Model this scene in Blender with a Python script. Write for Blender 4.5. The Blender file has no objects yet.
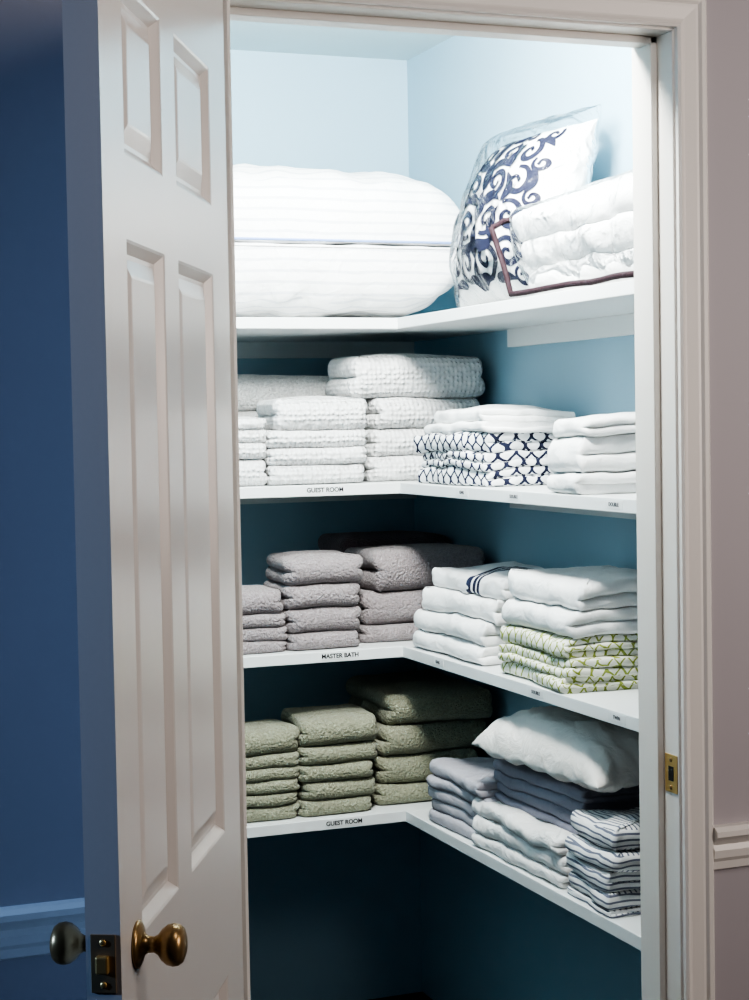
import bpy, bmesh, math, random
from mathutils import Vector, Matrix, noise
C = bpy.context.scene.collection
scene = bpy.context.scene
try:
    scene.view_settings.view_transform = 'AgX'
    scene.view_settings.look = 'AgX - High Contrast'
    scene.view_settings.exposure = 0.0
except Exception: pass

# ------------------------------------------------------------------ camera
F = 1750.0
EYE = Vector((0, 0, 1.48))
TH, PI_, RO = math.radians(21.07), math.radians(2.62), math.radians(1.0)
fw = Vector((math.sin(TH)*math.cos(PI_), math.cos(TH)*math.cos(PI_), -math.sin(PI_)))
r0 = Vector((math.cos(TH), -math.sin(TH), 0))
u0 = r0.cross(fw)
rt = r0*math.cos(RO) - u0*math.sin(RO)
up = u0*math.cos(RO) + r0*math.sin(RO)
cam = bpy.data.objects.new('camera', bpy.data.cameras.new('camera'))
C.objects.link(cam)
M = Matrix((rt, up, -fw)).transposed().to_4x4()
M.translation = EYE
cam.matrix_world = M
cam.data.lens = 36.0*F/1000.0
cam.data.sensor_width = 36
cam.data.clip_start = 0.05
scene.camera = cam

def ray(px, py):
    return (fw*F + rt*(px-374.5) - up*(py-500)).normalized()
def onY(px, py, Y):
    d = ray(px, py); return EYE + d*((Y-EYE.y)/d.y)
def onX(px, py, X):
    d = ray(px, py); return EYE + d*((X-EYE.x)/d.x)

# ------------------------------------------------------------------ materials
def base_mat(name, col, rough=.6, metal=0.0):
    m = bpy.data.materials.new(name); m.use_nodes = True
    nt = m.node_tree; b = nt.nodes['Principled BSDF']
    b.inputs['Base Color'].default_value = col
    b.inputs['Roughness'].default_value = rough
    b.inputs['Metallic'].default_value = metal
    return m, nt, b

def N(nt, t, **kw):
    n = nt.nodes.new(t)
    for k, v in kw.items(): setattr(n, k, v)
    return n

def add_bump(nt, b, src, strength, dist=.004):
    bp = N(nt, 'ShaderNodeBump'); bp.inputs['Strength'].default_value = strength
    bp.inputs['Distance'].default_value = dist
    nt.links.new(src, bp.inputs['Height']); nt.links.new(bp.outputs[0], b.inputs['Normal'])
    return bp

def paint(name, col, rough=.5, bump=.08, scale=60, var=.05):
    m, nt, b = base_mat(name, col, rough)
    tc = N(nt, 'ShaderNodeTexCoord'); nz = N(nt, 'ShaderNodeTexNoise')
    nz.inputs['Scale'].default_value = scale; nz.inputs['Detail'].default_value = 4
    nt.links.new(tc.outputs['Object'], nz.inputs['Vector'])
    add_bump(nt, b, nz.outputs['Fac'], bump, .002)
    n2 = N(nt, 'ShaderNodeTexNoise'); n2.inputs['Scale'].default_value = 3
    nt.links.new(tc.outputs['Object'], n2.inputs['Vector'])
    mx = N(nt, 'ShaderNodeMixRGB'); mx.inputs[1].default_value = col
    mx.inputs[2].default_value = tuple(c*(1-var) for c in col[:3])+(1,)
    nt.links.new(n2.outputs['Fac'], mx.inputs[0]); nt.links.new(mx.outputs[0], b.inputs['Base Color'])
    return m

def terry(name, col, kind='terry'):
    m, nt, b = base_mat(name, col, .95)
    if 'Sheen Weight' in b.inputs: b.inputs['Sheen Weight'].default_value = .25
    tc = N(nt, 'ShaderNodeTexCoord')
    nz = N(nt, 'ShaderNodeTexNoise'); nz.inputs['Scale'].default_value = 190; nz.inputs['Detail'].default_value = 2
    nt.links.new(tc.outputs['Object'], nz.inputs['Vector'])
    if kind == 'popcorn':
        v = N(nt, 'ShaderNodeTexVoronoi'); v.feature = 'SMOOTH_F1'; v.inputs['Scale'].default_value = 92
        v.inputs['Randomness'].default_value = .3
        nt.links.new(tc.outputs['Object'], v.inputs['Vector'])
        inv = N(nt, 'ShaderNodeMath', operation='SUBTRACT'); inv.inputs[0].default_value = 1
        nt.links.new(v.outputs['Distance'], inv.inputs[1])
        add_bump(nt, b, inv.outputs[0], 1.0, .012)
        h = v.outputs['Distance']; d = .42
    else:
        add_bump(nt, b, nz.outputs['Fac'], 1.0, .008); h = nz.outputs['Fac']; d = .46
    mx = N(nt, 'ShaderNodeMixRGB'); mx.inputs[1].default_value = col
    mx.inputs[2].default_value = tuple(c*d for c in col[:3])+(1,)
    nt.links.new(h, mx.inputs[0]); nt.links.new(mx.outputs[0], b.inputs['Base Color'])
    return m

def cloth(name, col, pattern=None, col2=None, wr=.4, par=None, wob_amt=.02):
    m, nt, b = base_mat(name, col, .8)
    L = nt.links.new
    def mth(op, a, c=None, d=None):
        n = N(nt, 'ShaderNodeMath', operation=op)
        for i, v in enumerate((a, c, d)):
            if v is None: continue
            if isinstance(v, (int, float)): n.inputs[i].default_value = v
            else: L(v, n.inputs[i])
        return n.outputs[0]
    tc = N(nt, 'ShaderNodeTexCoord')
    nz = N(nt, 'ShaderNodeTexNoise'); nz.inputs['Scale'].default_value = 26; nz.inputs['Detail'].default_value = 6
    if 'Distortion' in nz.inputs: nz.inputs['Distortion'].default_value = .8
    L(tc.outputs['Object'], nz.inputs['Vector'])
    add_bump(nt, b, nz.outputs['Fac'], wr, .012)
    if pattern:
        sp = N(nt, 'ShaderNodeSeparateXYZ'); L(tc.outputs['Object'], sp.inputs[0])
        sn = N(nt, 'ShaderNodeSeparateXYZ'); L(tc.outputs['Normal'], sn.inputs[0])
        X, Y, Z = sp.outputs
        wob = N(nt, 'ShaderNodeTexNoise'); wob.inputs['Scale'].default_value = 9
        L(tc.outputs['Object'], wob.inputs['Vector'])
        wv = mth('MULTIPLY', mth('SUBTRACT', wob.outputs['Fac'], .5), wob_amt)
        top = mth('GREATER_THAN', mth('ABSOLUTE', sn.outputs['Z']), .72)
        sid = mth('SUBTRACT', 1.0, top)
        # height-like coordinate: z on the folds, y on the flat top
        bb = mth('ADD', mth('ADD', mth('MULTIPLY', Y, top), mth('MULTIPLY', Z, sid)), wv)
        aa = mth('ADD', mth('ADD', X, mth('MULTIPLY', Y, sid)), wv)
        if pattern == 'ogee':
            p, q, t = par
            u = mth('MULTIPLY', aa, 1/p)
            s = mth('MULTIPLY', mth('SINE', mth('MULTIPLY', bb, 2*math.pi/q)), .25)
            d1 = mth('ABSOLUTE', mth('SUBTRACT', mth('FRACT', mth('ADD', mth('ADD', u, s), 50.5)), .5))
            d2 = mth('ABSOLUTE', mth('SUBTRACT', mth('FRACT', mth('ADD', mth('SUBTRACT', u, s), 51.0)), .5))
            fac = mth('LESS_THAN', mth('MINIMUM', d1, d2), t)
        elif pattern in ('stripe', 'satin'):
            per, duty = par
            fac = mth('LESS_THAN', mth('FRACT', mth('ADD', mth('MULTIPLY', bb, 1/per), 50.0)), duty)
        else:
            # navy bands across the flat top
            def band(c, w): return mth('LESS_THAN', mth('ABSOLUTE', mth('SUBTRACT', X, c)), w)
            fac = mth('ADD', band(.046, .010), mth('ADD', band(.070, .006), band(.088, .006)))
            fac = mth('MULTIPLY', fac, mth('GREATER_THAN', Y, .035))
        mx = N(nt, 'ShaderNodeMixRGB'); mx.inputs[1].default_value = col; mx.inputs[2].default_value = col2
        L(fac, mx.inputs[0]); L(mx.outputs[0], b.inputs['Base Color'])
    return m

def film(name, ior=1.3, dist=.035):
    m = bpy.data.materials.new(name); m.use_nodes = True
    nt = m.node_tree; nt.nodes.clear(); L = nt.links.new
    out = N(nt, 'ShaderNodeOutputMaterial'); mix = N(nt, 'ShaderNodeMixShader')
    tr = N(nt, 'ShaderNodeBsdfTransparent'); gl = N(nt, 'ShaderNodeBsdfGlossy')
    gl.inputs['Roughness'].default_value = .13; gl.inputs['Color'].default_value = (.9, .93, .95, 1)
    tc = N(nt, 'ShaderNodeTexCoord'); nz = N(nt, 'ShaderNodeTexNoise'); nz.inputs['Scale'].default_value = 13
    nz.inputs['Detail'].default_value = 5
    if 'Distortion' in nz.inputs: nz.inputs['Distortion'].default_value = 1.2
    L(tc.outputs['Object'], nz.inputs['Vector'])
    bp = N(nt, 'ShaderNodeBump'); bp.inputs['Strength'].default_value = 1; bp.inputs['Distance'].default_value = dist
    L(nz.outputs['Fac'], bp.inputs['Height']); L(bp.outputs[0], gl.inputs['Normal'])
    fr = N(nt, 'ShaderNodeFresnel'); fr.inputs['IOR'].default_value = ior; L(bp.outputs[0], fr.inputs['Normal'])
    L(fr.outputs[0], mix.inputs[0]); L(tr.outputs[0], mix.inputs[1]); L(gl.outputs[0], mix.inputs[2]); L(mix.outputs[0], out.inputs[0])
    return m

WALL = paint('hall_wall_paint', (.43, .40, .42, 1), .6)
CLOSET = paint('closet_wall_paint', (.345, .512, .61, 1), .55)
CEIL = paint('closet_ceiling_paint', (.64, .73, .74, 1), .7)
FLOOR = paint('dark_floor', (.008, .008, .016, 1), .5)
TRIM = paint('white_trim_paint', (.76, .73, .69, 1), .4, .05, 40)
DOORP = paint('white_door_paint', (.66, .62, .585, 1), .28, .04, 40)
SHELF = paint('white_shelf_paint', (.76, .78, .78, 1), .4, .04)
m_, nt_, b_ = base_mat('aged_brass', (.34, .225, .105, 1), .36, .7); BRASS = m_
_n = N(nt_, 'ShaderNodeTexNoise'); _n.inputs['Scale'].default_value = 60
_r = N(nt_, 'ShaderNodeMapRange'); _r.inputs[3].default_value = .22; _r.inputs[4].default_value = .44
nt_.links.new(_n.outputs['Fac'], _r.inputs[0]); nt_.links.new(_r.outputs[0], b_.inputs['Roughness'])
PLATE = base_mat('tarnished_brass_plate', (.26, .19, .11, 1), .5, .35)[0]
STRIKE = base_mat('bright_brass', (.62, .42, .17, 1), .4, .7)[0]
INK = base_mat('label_ink', (.006, .006, .01, 1), .7)[0]
INKG = base_mat('faded_label_ink', (.06, .06, .07, 1), .7)[0]
PAPER = base_mat('label_paper', (.72, .735, .735, 1), .6)[0]
HOLE = base_mat('dark_hole', (.01, .01, .01, 1), .8)[0]
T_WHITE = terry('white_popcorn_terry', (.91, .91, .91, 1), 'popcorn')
T_WSOFT = terry('white_soft_terry', (.95, .95, .94, 1))
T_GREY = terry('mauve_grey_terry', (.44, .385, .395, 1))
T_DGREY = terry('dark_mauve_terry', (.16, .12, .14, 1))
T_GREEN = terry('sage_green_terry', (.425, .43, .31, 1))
S_WHITE = cloth('white_cotton', (.82, .82, .815, 1))
S_WARM = cloth('warm_white_cotton', (.78, .75, .715, 1), wr=.45)
S_SATIN = cloth('white_striped_cotton', (.82, .82, .82, 1), 'satin', (.66, .67, .70, 1), wr=.5, par=(.024, .25), wob_amt=.012)
S_NET = cloth('navy_net_cotton', (.80, .81, .82, 1), 'ogee', (.008, .011, .04, 1), par=(.033, .040, .115), wob_amt=.04)
S_LATT = cloth('green_lattice_cotton', (.76, .76, .68, 1), 'ogee', (.28, .33, .06, 1), par=(.025, .040, .085), wob_amt=.08)
S_BAND = cloth('white_cotton_navy_bands', (.80, .80, .80, 1), 'band', (.012, .016, .05, 1))
S_LAV = cloth('lavender_grey_cotton', (.43, .415, .455, 1), wr=.55)
S_DENIM = cloth('slate_lavender_cotton', (.27, .265, .32, 1), wr=.55)
S_QUILT = cloth('pale_grey_cotton', (.74, .73, .72, 1), wr=.8)
S_STRIPE = cloth('ticking_stripe_cotton', (.76, .755, .75, 1), 'stripe', (.16, .17, .225, 1), par=(.0105, .34))
PLUM = cloth('plum_piping', (.02, .004, .009, 1))
NAVY = cloth('navy_print', (.006, .008, .032, 1))
BLUEP = cloth('blue_piping', (.24, .34, .62, 1))
FILM = film('clear_plastic', 1.2, .03)
FILMB = film('thin_clear_plastic', 1.13, .022)

# ------------------------------------------------------------------ object helpers
def mesh_obj(name, verts, faces, mats, parent=None, smooth=True, loc=None, rotz=0):
    me = bpy.data.meshes.new(name)
    me.from_pydata([tuple(v) for v in verts], [], faces)
    if not isinstance(mats, (list, tuple)): mats = [mats]
    for m in mats: me.materials.append(m)
    bm = bmesh.new(); bm.from_mesh(me); bmesh.ops.recalc_face_normals(bm, faces=bm.faces); bm.to_mesh(me); bm.free()
    if smooth:
        for p in me.polygons: p.use_smooth = True
    o = bpy.data.objects.new(name, me); C.objects.link(o)
    if loc is not None: o.location = loc
    o.rotation_euler = (0, 0, rotz)
    if parent: o.parent = parent
    return o

def tag(o, label, cat, group=None):
    o['label'] = label; o['category'] = cat
    if group: o['group'] = group
    return o
def struct(o, label=None):
    o['kind'] = 'structure'
    if label: o['label'] = label
    return o

def box_vf(x0, x1, y0, y1, z0, z1, off=0):
    v = [(x0,y0,z0),(x1,y0,z0),(x1,y1,z0),(x0,y1,z0),(x0,y0,z1),(x1,y0,z1),(x1,y1,z1),(x0,y1,z1)]
    f = [(0,3,2,1),(4,5,6,7),(0,1,5,4),(1,2,6,5),(2,3,7,6),(3,0,4,7)]
    return v, [tuple(i+off for i in q) for q in f]

def boxes(name, bl, mat, parent=None, bevel=0, loc=None, rotz=0):
    V, Fc = [], []
    for b in bl:
        v, f = box_vf(*b, off=len(V)); V += v; Fc += f
    o = mesh_obj(name, V, Fc, mat, parent, smooth=False, loc=loc, rotz=rotz)
    if bevel:
        md = o.modifiers.new('bevel', 'BEVEL'); md.width = bevel; md.segments = 2; md.limit_method = 'ANGLE'
    return o

def tube_vf(path, r, seg=8, closed=False, off=0):
    V, Fc = [], []; n = len(path)
    for i, p in enumerate(path):
        p = Vector(p)
        a = Vector(path[(i-1) % n] if closed or i > 0 else path[0]); b = Vector(path[(i+1) % n] if closed or i < n-1 else path[-1])
        t = (b-a).normalized()
        h = Vector((0,0,1)) if abs(t.z) < .9 else Vector((1,0,0))
        s = t.cross(h).normalized(); q = s.cross(t)
        for k in range(seg):
            an = 2*math.pi*k/seg; V.append(p + s*(math.cos(an)*r) + q*(math.sin(an)*r))
    for i in range(n if closed else n-1):
        for k in range(seg):
            a = i*seg+k; b = i*seg+(k+1) % seg; c = ((i+1) % n)*seg+(k+1) % seg; d = ((i+1) % n)*seg+k
            Fc.append((a+off, b+off, c+off, d+off))
    if not closed:
        Fc.append(tuple(off+k for k in range(seg))); Fc.append(tuple(off+(n-1)*seg+k for k in range(seg)))
    return V, Fc

def lathe_vf(prof, seg=28):
    V, Fc = [], []
    for (r, h) in prof:
        for k in range(seg):
            a = 2*math.pi*k/seg; V.append((r*math.cos(a), r*math.sin(a), h))
    for i in range(len(prof)-1):
        for k in range(seg):
            Fc.append((i*seg+k, i*seg+(k+1) % seg, (i+1)*seg+(k+1) % seg, (i+1)*seg+k))
    Fc.append(tuple(range(seg))); Fc.append(tuple((len(prof)-1)*seg+k for k in range(seg)))
    return V, Fc

# ------------------------------------------------------------------ cloth
def insN(t, n, h, rmax, sq):
    f = min(max(t*n, 0), n); f = f-math.floor(f) if t < 1 else 1.0
    b = max(0, 1-abs(2*f-1)**sq)**.5
    return (1-b)*min(h/n*.5, rmax), b

def folded(w, d, h, nf, ns, rnd, rc=.018, puff=0, k=8, rmax=.035, sq=2.2):
    """folded cloth: front fold at y=0 shows nf layers, the sides show ns layers"""
    pts = []
    def side(p0, p1, nrm, n):
        for i in range(n):
            t = i/n; pts.append((p0[0]+(p1[0]-p0[0])*t, p0[1]+(p1[1]-p0[1])*t, nrm[0], nrm[1]))
    def corner(cx, cy, a0):
        for i in range(5):
            a = a0+math.pi/2*i/5; pts.append((cx+rc*math.cos(a), cy+rc*math.sin(a), math.cos(a), math.sin(a)))
    x0, x1 = -w/2, w/2
    side((x0+rc, 0), (x1-rc, 0), (0, -1), 26); corner(x1-rc, rc, -math.pi/2)
    side((x1, rc), (x1, d-rc), (1, 0), 22); corner(x1-rc, d-rc, 0)
    side((x1-rc, d), (x0+rc, d), (0, 1), 12); corner(x0+rc, d-rc, math.pi/2)
    side((x0, d-rc), (x0, rc), (-1, 0), 18); corner(x0+rc, rc, math.pi)
    K = len(pts); n = max(nf, ns)
    offF = [rnd.uniform(-.004, .004) for _ in range(nf+1)]
    offS = [rnd.uniform(-.006, .003) for _ in range(ns+1)]
    ts = []
    for j in range(n):
        for i in range(k):
            ts.append((j+(1-math.cos(math.pi*i/k))/2)/n)
    ts.append(1.0)
    V, Fc = [], []
    for t in ts:
        iF, bF = insN(t, nf, h, rmax, sq); iS, bS = insN(t, ns, h, rmax, sq)
        oF = offF[min(int(t*nf), nf-1)]*bF; oS = offS[min(int(t*ns), ns-1)]*bS
        for (x, y, nx, ny) in pts:
            s = nx*nx
            ins = (iF-oF)*(1-s)+(iS-oS)*s
            V.append(Vector((x-nx*ins, y-ny*ins, h*t)))
    R = len(ts)
    for i in range(R-1):
        for q in range(K):
            Fc.append((i*K+q, i*K+(q+1) % K, (i+1)*K+(q+1) % K, (i+1)*K+q))
    for top in (0, 1):
        prev = (R-1)*K if top else 0
        basev = [V[prev+q].copy() for q in range(K)]
        cen = Vector((0, d/2, h if top else 0))
        for s in (.95, .88, .78, .66, .52, .36, .18):
            st = len(V)
            for q in range(K):
                p = cen+(basev[q]-cen)*s
                if top: p.z += puff*(1-s**2)
                V.append(p)
            for q in range(K):
                Fc.append((prev+q, prev+(q+1) % K, st+(q+1) % K, st+q))
            prev = st
        V.append(cen+Vector((0, 0, puff if top else 0)))
        for q in range(K): Fc.append((prev+q, prev+(q+1) % K, len(V)-1))
    return V, Fc

def warp(p, sd, A, fr):
    q = Vector((p.x*fr, p.y*fr, p.z*fr*.8))+Vector((sd*3.7, sd*1.3, sd*2.1))
    n1 = noise.noise_vector(q); n2 = noise.noise_vector(q*3.1)
    k = min(1, max(0, p.z)/.03)
    return Vector((p.x+A*n1.x+A*.35*n2.x, p.y+A*n1.y+A*.35*n2.y, p.z+k*(A*.7*n1.z+A*.3*n2.z)))

def stack(origin, rotz, items, seed, A=.006, fr=7, loose=.03, sq=2.2):
    """items from the bottom up; one warp field for the whole stack so neighbours stay in contact"""
    rnd = random.Random(seed); z = 0; out = []
    for it in items:
        V, Fc = folded(it['w'], it['d'], it['h'], it.get('nf', 1), it.get('ns', 2), rnd, it.get('rc', .02), it.get('puff', 0), sq=sq)
        a = it.get('rot', rnd.uniform(-loose, loose)); ca, sa = math.cos(a), math.sin(a)
        cy = it['d']/2; W = []
        for v in V:
            x, y = v.x, v.y-cy
            p = Vector((x*ca-y*sa+it.get('dx', 0), x*sa+y*ca+cy+it.get('dy', 0), v.z+z))
            p = warp(p, seed, A, fr)
            p.z -= z
            W.append(p)
        loc = Vector(origin)+Vector((0, 0, z+.0004))
        o = mesh_obj(it['name'], W, Fc, it['mat'], loc=loc, rotz=rotz)
        tag(o, it['label'], it['cat'], it.get('group'))
        z += it['h']; out.append(o)
    return out, z

def pillow_vf(w, l, T, seed, e=3.0, pinch=.05, bot=.55, wr=.006, n=40, pw=.55):
    V, Fc = [], []
    def pt(u, v, sgn):
        au, av = min(1, abs(u)), min(1, abs(v))
        th = max(0, (1-au**e)*(1-av**e))**pw
        x = w/2*u*(1-pinch*(1-v*v)); y = l/2*v*(1-pinch*(1-u*u))
        q = Vector((u*2.3+seed, v*2.3, sgn*.7+seed))
        nz = noise.noise(q)*wr*1.5+noise.noise(q*3)*wr*.8
        ed = max(au, av)
        nz += wr*.8*ed**4*math.sin((u if av > au else v)*19+seed)
        frac = (1-bot) if sgn > 0 else bot
        z = sgn*T*frac*th+nz*th**.5*min(1, frac*4)
        return Vector((x, y, z))
    for sgn in (1, -1):
        for i in range(n+1):
            for j in range(n+1):
                u = math.sin((i/n*2-1)*math.pi/2); v = math.sin((j/n*2-1)*math.pi/2)
                V.append(pt(u, v, sgn))
    S = (n+1)**2
    for s in (0, 1):
        for i in range(n):
            for j in range(n):
                a = s*S+i*(n+1)+j; Fc.append((a, a+1, a+n+2, a+n+1))
    return V, Fc, pt

def weld(o, d=.0006):
    bm = bmesh.new(); bm.from_mesh(o.data); bmesh.ops.remove_doubles(bm, verts=bm.verts, dist=d)
    bmesh.ops.recalc_face_normals(bm, faces=bm.faces); bm.to_mesh(o.data); bm.free()
    for p in o.data.polygons: p.use_smooth = True

# ------------------------------------------------------------------ room
YW, YI = 2.27, 2.37           # door wall: hall face, closet face
XL, XR, YB, ZC = .45, 1.70, 4.13, 2.385
XO0, XO1 = .68, 1.356         # clear opening between jambs
ZH = 2.045
JT = .02
XS, YS, SHT = 1.42, 3.53, .024
SZ = [1.70, 1.343, .985, .622]
struct(boxes('floor', [(-1.6, 3.2, -1.2, YB+.1, -.05, 0)], FLOOR))
struct(boxes('wall_front', [(-1.6, XO0-JT, YW, YI, 0, 2.6), (XO1+JT, 3.2, YW, YI, 0, 2.6), (XO0-JT, XO1+JT, YW, YI, ZH+JT, 2.6)], WALL))
struct(boxes('wall_back', [(XL-.1, XR+.1, YB, YB+.1, 0, ZC+.1)], CLOSET))
struct(boxes('wall_right', [(XR, XR+.1, YI, YB, 0, ZC+.1)], CLOSET))
struct(boxes('wall_left', [(XL-.1, XL, YI, YB, 0, ZC+.1)], CLOSET))
struct(boxes('ceiling', [(XL, XR, YI, YB, ZC, ZC+.1)], CEIL))

# casing: moulded profile mitred round the opening
prof = [(0,0),(0,-.010),(.004,-.0125),(.009,-.010),(.012,-.0095),(.030,-.012),(.034,-.012),(.038,-.016),(.044,-.0165),(.048,-.013),(.048,0)]
def casing(name, path):
    V, Fc = [], []; n = len(prof)
    for (px_, pz_, ox, oz) in path:
        for (a, b) in prof: V.append((px_+ox*a, YW+b, pz_+oz*a))
    for i in range(len(path)-1):
        for k in range(n-1):
            Fc.append((i*n+k, i*n+k+1, (i+1)*n+k+1, (i+1)*n+k))
    o = mesh_obj(name, V, Fc, TRIM, smooth=False); return struct(o)
casing('trim_1', [(XO1+.004, 0, 1, 0), (XO1+.004, ZH+.004, 1, 1), (XO0-.004, ZH+.004, -1, 1), (XO0-.004, 0, -1, 0)])
jamb = struct(boxes('trim_2', [(XO1, XO1+JT, YW-.001, YI, 0, ZH), (XO0-JT, XO0, YW-.001, YI, 0, ZH), (XO0-JT, XO1+JT, YW-.001, YI, ZH, ZH+JT),
      (XO1-.011, XO1, YW+.042, YI, 0, ZH), (XO0, XO0+.011, YW+.042, YW+.078, 0, ZH), (XO0, XO1, YW+.042, YW+.078, ZH-.011, ZH)], TRIM, bevel=.0015))
sz = onX(665, 771, XO1).z
sp = boxes('strike_plate', [(XO1-.0015, XO1, YW+.002, YW+.037, sz-.029, sz+.029)], STRIKE, jamb, bevel=.0006)
sp['label'] = 'small brass strike plate'
boxes('strike_hole', [(XO1-.0022, XO1-.0012, YW+.012, YW+.026, sz-.011, sz+.011)], HOLE, sp)
for dz in (-.021, .021):
    V, Fc = lathe_vf([(.0035, 0), (.0033, .0012), (.001, .0016)], 12)
    V = [(XO1-.0015-z, YW+.019+x, sz+dz+y) for (x, y, z) in V]
    mesh_obj('screw', V, Fc, BRASS, sp)

rp = [(0,0),(-.008,.004),(-.010,.016),(-.014,.022),(-.016,.034),(-.012,.042),(-.018,.050),(-.024,.056),(-.024,.064),(-.016,.070),(0,.070)]
def rail(name, x0, x1, z):
    V = [(x0, YW+a, z+b) for a, b in rp]+[(x1, YW+a, z+b) for a, b in rp]; n = len(rp)
    Fc = [(k, k+1, n+k+1, n+k) for k in range(n-1)]+[tuple(range(n)), tuple(range(n, 2*n))]
    struct(mesh_obj(name, V, Fc, TRIM, smooth=False))
zr = onY(735, 870, YW-.01).z
rail('trim_3', -1.6, XO0-.052, zr)
rail('trim_4', XO1+.052, 3.2, zr)

# ------------------------------------------------------------------ door (local x from free edge to hinge, y=0 is the visible face, +y to the back)
FREE, HNG = Vector((.368, 1.665, 0)), Vector((.660, 2.235, 0))
dv = (HNG-FREE); DW = dv.length; ang = math.atan2(dv.y, dv.x)
DT, DH0, DH1 = .035, .012, 2.035
cols = [(.090, .262), (.332, .535)]
rows = [(.20, .772), (.957, 1.667), (1.752, 1.925)]
bl = [(0, cols[0][0], 0, DT, DH0, DH1), (cols[1][1], DW, 0, DT, DH0, DH1), (cols[0][1], cols[1][0], 0, DT, DH0, DH1)]
zz = [DH0]+[z for r in rows for z in r]+[DH1]
for c in cols:
    for k in range(0, len(zz), 2): bl.append((c[0], c[1], 0, DT, zz[k], zz[k+1]))
door = struct(boxes('door_1', bl, DOORP, loc=FREE, rotz=ang), 'white six panel door swung open into the hall')
for c in cols:
    for r in rows:
        V, Fc = [], []
        rings = [(0, 0), (.003, .0012), (.009, .007), (.012, .010), (.017, .010), (.034, .0045), (.037, .004)]
        for sgn in (0, 1):
            st = len(V)
            for (i, dp) in rings:
                y = dp if sgn == 0 else DT-dp
                V += [(c[0]+i, y, r[0]+i), (c[1]-i, y, r[0]+i), (c[1]-i, y, r[1]-i), (c[0]+i, y, r[1]-i)]
            for k in range(len(rings)-1):
                for q in range(4):
                    a = st+k*4
                    Fc.append((a+q, a+(q+1) % 4, a+4+(q+1) % 4, a+4+q))
            e = st+(len(rings)-1)*4; Fc.append((e, e+1, e+2, e+3))
        mesh_obj('panel', V, Fc, DOORP, door, smooth=False)
KZ = .954
kprof = [(.0235, 0), (.0245, .0025), (.020, .005), (.011, .008), (.0085, .012), (.008, .018), (.0105, .0225), (.016, .0265), (.0202, .032), (.0216, .038), (.0206, .0435), (.0175, .0475), (.011, .050), (.003, .051)]
for sgn in (-1, 1):
    V, Fc = lathe_vf(kprof, 36)
    V = [(.064+x, -z if sgn < 0 else DT+z*1.05, KZ+y) for (x, y, z) in V]
    mesh_obj('door_knob', V, Fc, BRASS, door)
lp = boxes('latch_plate', [(-.0016, 0, .005, .030, KZ-.029, KZ+.029)], PLATE, door, bevel=.0006)
boxes('latch_bolt', [(-.009, -.001, .011, .024, KZ-.009, KZ+.009)], STRIKE, lp, bevel=.002)
for dz in (-.021, .021):
    V, Fc = lathe_vf([(.0035, 0), (.0033, .001), (.001, .0014)], 12)
    mesh_obj('screw', [(-.0016-z, .0175+x, KZ+dz+y) for (x, y, z) in V], Fc, STRIKE, lp)

# ------------------------------------------------------------------ shelves
def text_mesh(body, size, off=.0003, ink=None):
    cu = bpy.data.curves.new('t', 'FONT'); cu.body = body; cu.size = size; cu.extrude = .0002; cu.offset = off
    cu.align_x = 'CENTER'; cu.align_y = 'CENTER'
    o = bpy.data.objects.new('t', cu); C.objects.link(o)
    bpy.context.view_layer.update()
    me = bpy.data.meshes.new_from_object(o.evaluated_get(bpy.context.evaluated_depsgraph_get()))
    bpy.data.objects.remove(o); me.materials.append(ink or INK); return me
ordn = ['top', 'second', 'third', 'bottom']
txt_back = [None, ('GUEST ROOM', 325), ('MASTER BATH', 337), ('GUEST ROOM', 338)]
txt_right = [[], [('KING', 462, 491), ('DOUBLE', 514, 497), ('DOUBLE', 614, 506)], [('KING', 438, 663), ('DOUBLE', 536, 689), ('TWIN', 617, 716)], []]
for i, z in enumerate(SZ):
    b = boxes('closet_shelf', [(XL, XR, YS, YB, z-SHT, z)], SHELF, bevel=.0015)
    boxes('cleat', [(XL, XR, YB-.018, YB, z-SHT-.04, z-SHT)], SHELF, b, bevel=.001)
    tag(b, f'white painted {ordn[i]} shelf along the back closet wall', 'shelf', 'closet shelves')
    r = boxes('closet_shelf', [(XS, XR, YI+.004, YS-.0005, z-SHT, z)], SHELF, bevel=.0015)
    boxes('cleat', [(XR-.018, XR, YI+.004, YS-.0005, z-SHT-.04, z-SHT)], SHELF, r, bevel=.001)
    tag(r, f'white painted {ordn[i]} shelf along the right closet wall', 'shelf', 'closet shelves')
    if txt_back[i]:
        s, px = txt_back[i]; x = onY(px, 485, YS).x
        st = boxes('label_strip', [(x-.042, x+.042, YS-.0006, YS, z-.019, z-.003)], PAPER, b)
        o = bpy.data.objects.new('label_text', text_mesh(s, .0132)); C.objects.link(o); o.parent = st
        o.location = (x, YS-.001, z-.011); o.rotation_euler = (math.pi/2, 0, 0)
    for (s, px, py) in txt_right[i]:
        y = onX(px, py, XS).y
        st = boxes('label_strip', [(XS-.0006, XS, y-.03, y+.03, z-.018, z-.004)], PAPER, r)
        o = bpy.data.objects.new('label_text', text_mesh(s, .0090, .0001, INKG)); C.objects.link(o); o.parent = st
        o.location = (XS-.001, y, z-.011); o.rotation_euler = (math.pi/2, 0, -math.pi/2)

# ------------------------------------------------------------------ towels on the back shelves
def posword(k, n):
    if k == n-1: return 'topmost'
    if k == 0: return 'lowest'
    return ['', 'second', 'third', 'fourth', 'fifth', 'sixth'][n-1-k]+' from top'

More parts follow.
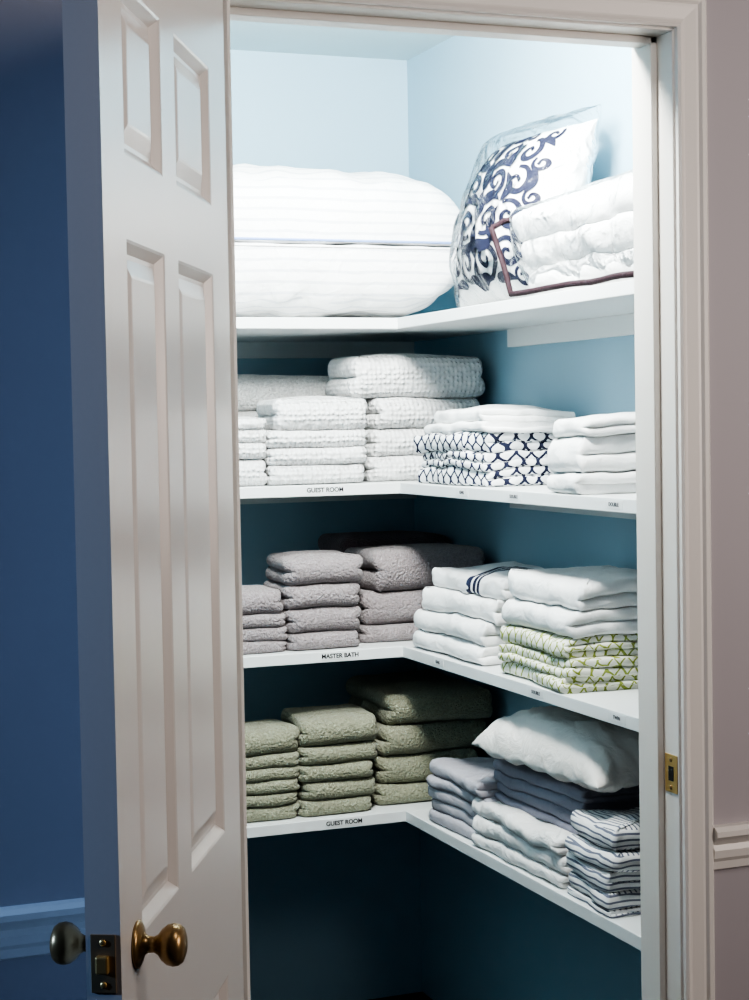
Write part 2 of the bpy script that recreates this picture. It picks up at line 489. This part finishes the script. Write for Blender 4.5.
def back_stack(si, yf, depth, items, mat, name, desc, where, group, seed, ns=2, nf=1, A=.0068, puff=.007, cat='towel'):
    z0 = SZ[si]; its = []
    prev = z0; n = len(items); cx = None
    for k, (a, b_, top) in enumerate(items):
        zt = onY((a+b_)/2, top, yf).z
        pym = top+8
        xa, xb = onY(a, pym, yf).x-.006, onY(b_, pym, yf).x+.006
        if cx is None: cx = (xa+xb)/2
        its.append(dict(w=xb-xa, d=depth, h=max(.012, zt-prev), nf=nf, ns=ns, dx=(xa+xb)/2-cx, mat=mat, name=name,
                        label=f'{desc}, {posword(k, n)} {where}', cat=cat, group=group, puff=puff if k == n-1 else 0, rc=.028))
        prev = max(zt, prev+.012)
    stack((cx, yf, z0), 0, its, seed, A, fr=6.5, loose=.05, sq=2.3)

gW = 'white towels on the second shelf'
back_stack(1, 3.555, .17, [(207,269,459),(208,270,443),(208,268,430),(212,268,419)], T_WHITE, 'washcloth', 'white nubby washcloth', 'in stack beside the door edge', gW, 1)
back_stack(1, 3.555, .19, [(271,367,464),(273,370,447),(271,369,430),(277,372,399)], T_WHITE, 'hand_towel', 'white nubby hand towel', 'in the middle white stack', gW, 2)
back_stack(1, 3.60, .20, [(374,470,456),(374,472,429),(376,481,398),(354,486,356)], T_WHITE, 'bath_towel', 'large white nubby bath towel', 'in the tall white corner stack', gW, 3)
back_stack(1, 3.79, .22, [(222,338,440),(222,338,410),(222,338,376)], T_WSOFT, 'bath_towel', 'smooth white bath towel', 'in stack behind the white towels', gW, 4)
gG = 'mauve grey towels on the third shelf'
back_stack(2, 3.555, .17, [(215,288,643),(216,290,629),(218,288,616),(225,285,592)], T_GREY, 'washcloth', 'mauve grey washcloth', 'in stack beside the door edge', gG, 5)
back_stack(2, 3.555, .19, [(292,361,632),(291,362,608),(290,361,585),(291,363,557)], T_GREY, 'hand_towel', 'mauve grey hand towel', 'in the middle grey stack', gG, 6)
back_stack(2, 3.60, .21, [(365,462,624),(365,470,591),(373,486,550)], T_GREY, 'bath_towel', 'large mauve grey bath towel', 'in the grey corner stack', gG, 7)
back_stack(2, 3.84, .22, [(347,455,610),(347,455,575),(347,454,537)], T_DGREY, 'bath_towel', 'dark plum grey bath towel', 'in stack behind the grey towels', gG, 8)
gV = 'sage green towels on the bottom shelf'
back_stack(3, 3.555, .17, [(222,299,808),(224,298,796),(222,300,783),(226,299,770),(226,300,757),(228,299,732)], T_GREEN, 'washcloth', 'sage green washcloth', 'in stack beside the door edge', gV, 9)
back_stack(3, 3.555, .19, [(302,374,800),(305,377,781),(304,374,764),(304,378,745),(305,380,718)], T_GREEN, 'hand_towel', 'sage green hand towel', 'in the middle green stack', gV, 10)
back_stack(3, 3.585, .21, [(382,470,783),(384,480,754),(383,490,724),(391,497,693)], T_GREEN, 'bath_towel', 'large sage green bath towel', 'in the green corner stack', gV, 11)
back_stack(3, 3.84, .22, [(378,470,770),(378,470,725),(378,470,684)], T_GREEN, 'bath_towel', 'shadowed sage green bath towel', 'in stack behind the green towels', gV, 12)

# ------------------------------------------------------------------ sheets on the right shelves
def right_stack(si, pf, pc, pyb, items, seed, A=.006, xf=XS+.012, fr=8, z0=None, loose=.03):
    """items: (top row at the near corner, depth, dx, dy, mat, label, nf, ns)"""
    z0 = SZ[si] if z0 is None else z0
    yfar, ynear = onX(pf, pyb-10, xf).y, onX(pc, pyb, xf).y
    w = yfar-ynear; its = []; prev = z0
    for k, (top, dep, dx, dy, mat, label, nf, ns) in enumerate(items):
        zt = onX(pc, top, xf).z
        its.append(dict(w=w, d=dep, h=max(.012, zt-prev), nf=nf, ns=ns, dx=dx, dy=dy, mat=mat, name='folded_sheet', label=label, cat='sheet',
                        group='sheets folded on the right shelves', puff=.007 if k == len(items)-1 else 0, rc=.012))
        prev = max(zt, prev+.012)
    o, h = stack((xf, (yfar+ynear)/2, z0), -math.pi/2, its, seed, A, fr, loose, sq=2.8)
    return z0+h
right_stack(1, 416, 478, 487, [
    (470, .20, 0, 0, S_NET, 'white sheet with navy net print, lowest of the printed stack', 1, 2),
    (454, .20, .004, .004, S_NET, 'white sheet with navy net print, middle of the printed stack', 2, 2),
    (434, .20, -.004, -.003, S_NET, 'white sheet with navy net print, uppermost printed one', 1, 2),
    (423, .21, .006, .012, S_WHITE, 'plain white sheet lying directly on the navy net sheets', 1, 2),
    (410, .21, .004, .020, S_WHITE, 'plain white sheet topping the navy net stack', 1, 2)], 21, A=.015, loose=.10)
right_stack(1, 551, 584, 497, [
    (474, .25, 0, 0, S_WHITE, 'plain white sheet, lowest of three beside the door jamb', 1, 2),
    (437, .25, -.004, 0, S_WHITE, 'thick plain white sheet, middle of three beside the door jamb', 1, 2),
    (418, .25, .003, .004, S_WHITE, 'thin plain white sheet, top of three beside the door jamb', 1, 2)], 22, A=.013)
right_stack(2, 414, 478, 670, [
    (648, .22, 0, 0, S_WHITE, 'plain white sheet, lowest of the stack near the grey towels', 1, 2),
    (626, .22, -.003, .003, S_WHITE, 'plain white sheet, second up in stack near grey towels', 1, 2),
    (602, .22, .012, .014, S_WHITE, 'plain white sheet just under the navy banded sheet', 1, 2),
    (580, .22, .024, .034, S_BAND, 'white sheet with navy bands on top of its stack', 1, 2)], 23, A=.016, loose=.12)
right_stack(2, 500, 570, 697, [
    (679, .25, 0, 0, S_LATT, 'white sheet with green lattice print, lowest of the three', 1, 3),
    (661, .25, .003, -.002, S_LATT, 'white sheet with green lattice print, middle of the three', 2, 2),
    (641, .25, -.003, .002, S_LATT, 'white sheet with green lattice print, uppermost of the three', 1, 3),
    (614, .25, .003, .006, S_WHITE, 'thick white sheet lying directly on the green lattice sheets', 1, 2),
    (585, .24, .006, .014, S_WHITE, 'white sheet topping the green lattice stack', 1, 2)], 24, A=.014, loose=.06)
right_stack(3, 428, 482, 848, [
    (835, .20, 0, 0, S_LAV, 'lavender grey sheet, lowest of the stack by the green towels', 1, 2),
    (823, .20, .003, .003, S_LAV, 'lavender grey sheet, second up by the green towels', 1, 2),
    (811, .20, -.003, 0, S_LAV, 'lavender grey sheet, middle of the stack by the green towels', 1, 2),
    (799, .20, .003, .004, S_LAV, 'lavender grey sheet, second from top by the green towels', 1, 2),
    (785, .20, 0, .002, S_LAV, 'lavender grey sheet, topmost of the stack by green towels', 1, 2)], 25, A=.012, loose=.07)
zq = right_stack(3, 475, 560, 893, [
    (874, .25, 0, 0, S_QUILT, 'pale grey crinkled sheet, lowest of three under slate sheets', 1, 2),
    (856, .25, .003, .002, S_QUILT, 'pale grey crinkled sheet, middle of three under slate sheets', 1, 2),
    (839, .25, -.004, 0, S_QUILT, 'pale grey crinkled sheet directly under the slate lavender sheets', 1, 2)], 26, A=.016)
zd = right_stack(3, 492, 580, 843, [
    (831, .215, 0, 0, S_DENIM, 'slate lavender sheet, lowest of those under the bed pillow', 1, 2),
    (819, .215, .003, .002, S_DENIM, 'slate lavender sheet, second up of those under bed pillow', 1, 2),
    (806, .215, -.004, 0, S_DENIM, 'slate lavender sheet, third up of those under bed pillow', 1, 2),
    (793, .215, .002, .003, S_DENIM, 'slate lavender sheet directly under the white bed pillow', 1, 2)], 27, xf=XS+.045, z0=zq, A=.012)
right_stack(3, 562, 612, 932, [
    (914, .25, 0, 0, S_STRIPE, 'blue striped ticking sheet, lowest of the stack by the jamb', 1, 2),
    (896, .25, .004, .003, S_STRIPE, 'blue striped ticking sheet, second up by the jamb', 1, 1),
    (877, .25, -.004, .001, S_STRIPE, 'blue striped ticking sheet, middle of the stack by the jamb', 1, 2),
    (858, .25, .004, .006, S_STRIPE, 'blue striped ticking sheet, second from top by the jamb', 1, 1),
    (834, .25, .002, .012, S_STRIPE, 'blue striped ticking sheet, topmost of the stack by jamb', 1, 1)], 28, A=.014, loose=.07, xf=XS+.004)

# bed pillow on the slate sheets
V, Fc, _ = pillow_vf(.26, .47, .112, 3.3, e=3.2, bot=.22, pinch=.06, wr=.009, pw=.46)
zmin = min(v.z for v in V)
V = [Vector((v.x, v.y, v.z-zmin)) for v in V]
o = mesh_obj('pillow', V, Fc, S_WARM, loc=(1.555, 2.925, zd-.001), rotz=.06); weld(o)
tag(o, 'plump white bed pillow lying on the slate lavender sheets', 'pillow')

# ------------------------------------------------------------------ top shelf
gp = 'two big white pillows on the top shelf'
zb = SZ[0]
x1 = onY(449, 280, 3.66).x
ht = [onY(340, 247, 3.56).z, onY(340, 168, 3.60).z]
T1, T2 = ht[0]-zb, ht[1]-ht[0]
pw_, pd_ = .70, .44
for (T, z, sd, lab, xr, bt) in ((T1, zb, 1.7, 'big flat white pillow, lower of two on the top shelf', x1-.008, .94), (T2, ht[0]+.001, 5.1, 'big puffy white pillow, upper of two on the top shelf', x1, .05)):
    V, Fc, pt_ = pillow_vf(pw_, pd_, T, sd, e=4.4, bot=bt, pinch=.014, wr=.010, pw=.29, n=56)
    zmin = min(v.z for v in V)
    V = [Vector((v.x, v.y, v.z-zmin)) for v in V]
    o = mesh_obj('pillow', V, Fc, S_SATIN, loc=(xr-pw_/2, 3.545+pd_/2, z+.0005)); weld(o)
    tag(o, lab, 'pillow', gp)
    path = []
    for q in range(96):
        a = q/96*4; s = int(a); t = (a-s)*2-1
        u, v = [(t, -1), (1, t), (-t, 1), (-1, -t)][s]
        p = pt_(u, v, 1); path.append((p.x, p.y, p.z-zmin))
    V2, F2 = tube_vf(path, .0030, 6, True)
    mesh_obj('piping', V2, F2, BLUEP if z > zb+.01 else S_WHITE, o)

# patterned cushion in plastic, leaning on the right wall
cw, chh, cT = .395, .365, .170
LEAN = math.radians(16)
def tiltp(p):      # local: x width, y depth (front is -y), z height
    return Vector((p.x, p.y*math.cos(LEAN)+p.z*math.sin(LEAN), p.z*math.cos(LEAN)-p.y*math.sin(LEAN)))
V, Fc, pt = pillow_vf(cw, chh, cT, 8.2, e=2.4, bot=.38, pinch=.045, wr=.005, pw=.54)
def stand(p): return tiltp(Vector((p.x, -p.z, p.y+chh/2)))
def surf(u, v):
    p = pt(u, v, 1)
    return stand(p+Vector((0, 0, .0025)))
CV = [stand(p) for p in V]; nF = len(Fc); CF = list(Fc)
def stroke(pts, ws):
    st = len(CV); n = len(pts)
    for i in range(n):
        a = Vector(pts[max(0, i-1)]); b = Vector(pts[min(n-1, i+1)]); t = (b-a)
        if t.length < 1e-6: t = Vector((1, 0))
        t.normalize(); nn = Vector((-t.y, t.x)); w = ws[i]
        for k in (-1, 0, 1):
            q = Vector(pts[i])+nn*w*k
            CV.append(surf(max(-.97, min(.97, q.x*.93-.05)), max(-.97, min(.97, q.y*.95))))
    for i in range(n-1):
        for k in (0, 1):
            a = st+i*3+k; CF.append((a, a+1, a+4, a+3))
def spiral(cx, cy, R, turns, a0, d, w):
    pts, ws = [], []; n = 36
    for i in range(n):
        t = i/(n-1); r = R*(1-t)**.8+.012; a = a0+d*turns*2*math.pi*t
        pts.append((cx+r*math.cos(a), cy+r*math.sin(a))); ws.append(w*(.35+.65*math.sin(math.pi*min(1, .12+t*.95)))+(.016 if i > n-5 else 0))
    stroke(pts, ws)
def leaf(x0, y0, x1, y1, bend, w):
    pts, ws = [], []
    for i in range(16):
        t = i/15; nx, ny = -(y1-y0), (x1-x0); s = math.sin(math.pi*t)*bend
        pts.append((x0+(x1-x0)*t+nx*s, y0+(y1-y0)*t+ny*s)); ws.append(w*math.sin(math.pi*(t**.7))**.8+.004)
    stroke(pts, ws)
# one large damask motif: mirrored scrolls and leaves growing from a central stem
for m in (-1, 1):
    for (cx, cy, R, tn, a0, d, w) in [(.26,-.66,.19,1.3,-1.6,1,.040),(.63,-.60,.17,1.25,2.4,-1,.038),(.26,-.20,.18,1.3,-2.2,1,.040),(.63,-.18,.18,1.25,2.2,-1,.038),
            (.26,.26,.18,1.3,-2.0,1,.040),(.63,.24,.18,1.25,1.8,-1,.038),(.25,.66,.16,1.25,-1.9,1,.037),(.60,.64,.16,1.25,1.9,-1,.037),(.87,-.40,.09,1.2,2.6,1,.028),(.87,.04,.09,1.2,2.2,1,.028),(.86,.46,.09,1.2,2.4,1,.028),(.82,-.84,.09,1.1,2.0,1,.026),(.42,.90,.07,1.1,2.,1,.024),(.78,.86,.08,1.1,1.,-1,.026)]:
        if m < 0: a0, d = math.pi-a0, -d
        spiral(m*cx, cy, R, tn, a0, d, w)
    for (a, b_, c, d, e, w) in [(.02,-.97,.30,-.88,.25,.055),(.06,-.46,.42,-.42,-.2,.065),(.45,-.48,.45,-.06,.25,.06),(.04,.0,.42,.02,.25,.065),(.45,.0,.45,.36,-.25,.06),(.05,.46,.40,.45,.2,.06),
            (.42,.44,.44,.76,.2,.055),(.78,-.46,.79,-.06,.2,.05),(.78,.10,.78,.44,-.2,.05),(.06,.84,.3,.86,.2,.05),(.38,-.90,.74,-.88,.12,.05),(.72,-.72,.92,-.62,.2,.04),(.68,.80,.9,.68,.1,.04),(.1,.94,.28,.94,.1,.04)]:
        leaf(m*a, b_, m*c, d, e*m, w)
for (y0, y1, w) in [(-.97,-.6,.08),(-.64,-.2,.09),(-.22,.2,.09),(.18,.6,.09),(.56,.95,.075)]: leaf(0, y0, 0, y1, .0, w)
yc = 3.005+cw/2
cush = mesh_obj('cushion', CV, CF, [S_WHITE, NAVY], loc=(1.525, yc, zb+.001), rotz=-math.pi/2+.05)
for i, p in enumerate(cush.data.polygons):
    if i >= nF: p.material_index = 1
zmin = min(v.co.z for v in cush.data.vertices)
for v in cush.data.vertices: v.co.z -= zmin
tag(cush, 'square white cushion with navy scroll print wrapped in clear plastic', 'cushion')
V, Fc, _ = pillow_vf(cw+.012, chh+.028, cT+.010, 12.1, e=2.6, bot=.39, pinch=.035, wr=.008, pw=.52)
WV = [stand(p) for p in V]; zm2 = min(p.z for p in WV)
WV = [Vector((p.x, p.y, p.z-zm2)) for p in WV]
o = mesh_obj('plastic_wrap', WV, Fc, FILM, cush); o['label'] = 'clear plastic wrap'

# comforter in a zipped plastic bag with plum piping (local -x is the far end, local -y the front)
yA, yN = 2.965, 2.43
rnd = random.Random(77)
bw, bd, bh = yA-yN, .235, .175
def lean(p):   # the soft bundle slumps forward and to the far end, and is fuller near the jamb
    t = p.z/bh
    return Vector((p.x-.045*t*max(0, .6-p.x/bw), p.y-.022*t, p.z*(1+.12*p.x/bw)))
V, Fc = folded(bw-.016, bd-.02, bh-.014, 3, 3, rnd, .03, .024, 10, .02)
V = [lean(warp(p, 31, .018, 8)) for p in V]
V = [Vector((p.x, p.y+.010, p.z+.004)) for p in V]
zmn = min(p.z for p in V)
com = mesh_obj('comforter', [Vector((p.x, p.y, p.z-zmn+.002)) for p in V], Fc, S_WHITE, loc=(XS+.014, (yA+yN)/2, zb+.0005), rotz=-math.pi/2)
tag(com, 'folded white comforter in a clear bag edged with plum piping', 'comforter')
V, Fc = folded(bw, bd, bh, 1, 1, rnd, .03, .014, 12)
V = [lean(warp(p, 31, .014, 7)) for p in V]
zmn = min(p.z for p in V)
o = mesh_obj('plastic_bag', [Vector((p.x, p.y, p.z-zmn+.0005)) for p in V], Fc, FILMB, com); o['label'] = 'clear plastic bag'
def bagpath(corners, n=14):
    out = []
    for i in range(len(corners)-1):
        for k in range(n): out.append(Vector(corners[i]).lerp(Vector(corners[i+1]), k/n))
    out.append(Vector(corners[-1]))
    out = [lean(p) for p in out]
    return [p+Vector((0, noise.noise(p*9)*.004-.008, noise.noise(p*11+Vector((3,1,2)))*.008*(1 if p.z > .03 else .3))) for p in out]
hw = bw/2
path = bagpath([(-hw+.03, .12, bh*1.02), (-hw-.004, .03, bh*.95), (-hw-.004, .0, bh*.86), (-hw+.0, .0, .010), (hw, .0, .008), (hw, bd*.9, .012)])
V, Fc = tube_vf(path, .0056, 8)
mesh_obj('piping', V, Fc, PLUM, com)
path = bagpath([(hw-.035, .06, bh*1.0), (hw-.035, .01, bh*.93), (hw-.03, -.004, bh*.70)])
V, Fc = tube_vf(path, .005, 8)
mesh_obj('piping', V, Fc, PLUM, com)

# ------------------------------------------------------------------ lights
def light(name, kind, loc, power, col, target=None, size=.3, size_y=None):
    l = bpy.data.lights.new(name, kind); l.energy = power; l.color = col
    if kind == 'AREA':
        l.size = size
        if size_y: l.shape = 'RECTANGLE'; l.size_y = size_y
    else: l.shadow_soft_size = size
    o = bpy.data.objects.new(name, l); C.objects.link(o); o.location = loc
    if target is not None:
        o.rotation_euler = (Vector(target)-Vector(loc)).to_track_quat('-Z', 'Y').to_euler()
    return o
light('closet_lamp', 'AREA', (1.10, 2.74, 2.33), 31, (.975, 1.0, .955), (1.6, 3.9, 2.27), .22)
light('closet_downlight', 'AREA', (1.0, 2.47, 2.17), 24, (.98, 1.0, .96), (1.36, 3.5, 1.25), .16)
light('hall_lamp', 'AREA', (2.7, .5, 1.65), 22, (1.0, .88, .81), (1.2, 2.3, 1.2), .8)
light('hall_fill', 'AREA', (1.1, .95, 2.25), 6.5, (1.0, .94, .90), (1.4, 2.9, .8), .5)
light('blue_window', 'AREA', (-1.5, 2.20, 1.5), 40, (.32, .55, 1.0), (.4, 1.5, 1.2), .1)
w = bpy.data.worlds.new('world'); scene.world = w; w.use_nodes = True
bg = w.node_tree.nodes['Background']; bg.inputs[0].default_value = (.26, .36, .8, 1); bg.inputs[1].default_value = .015
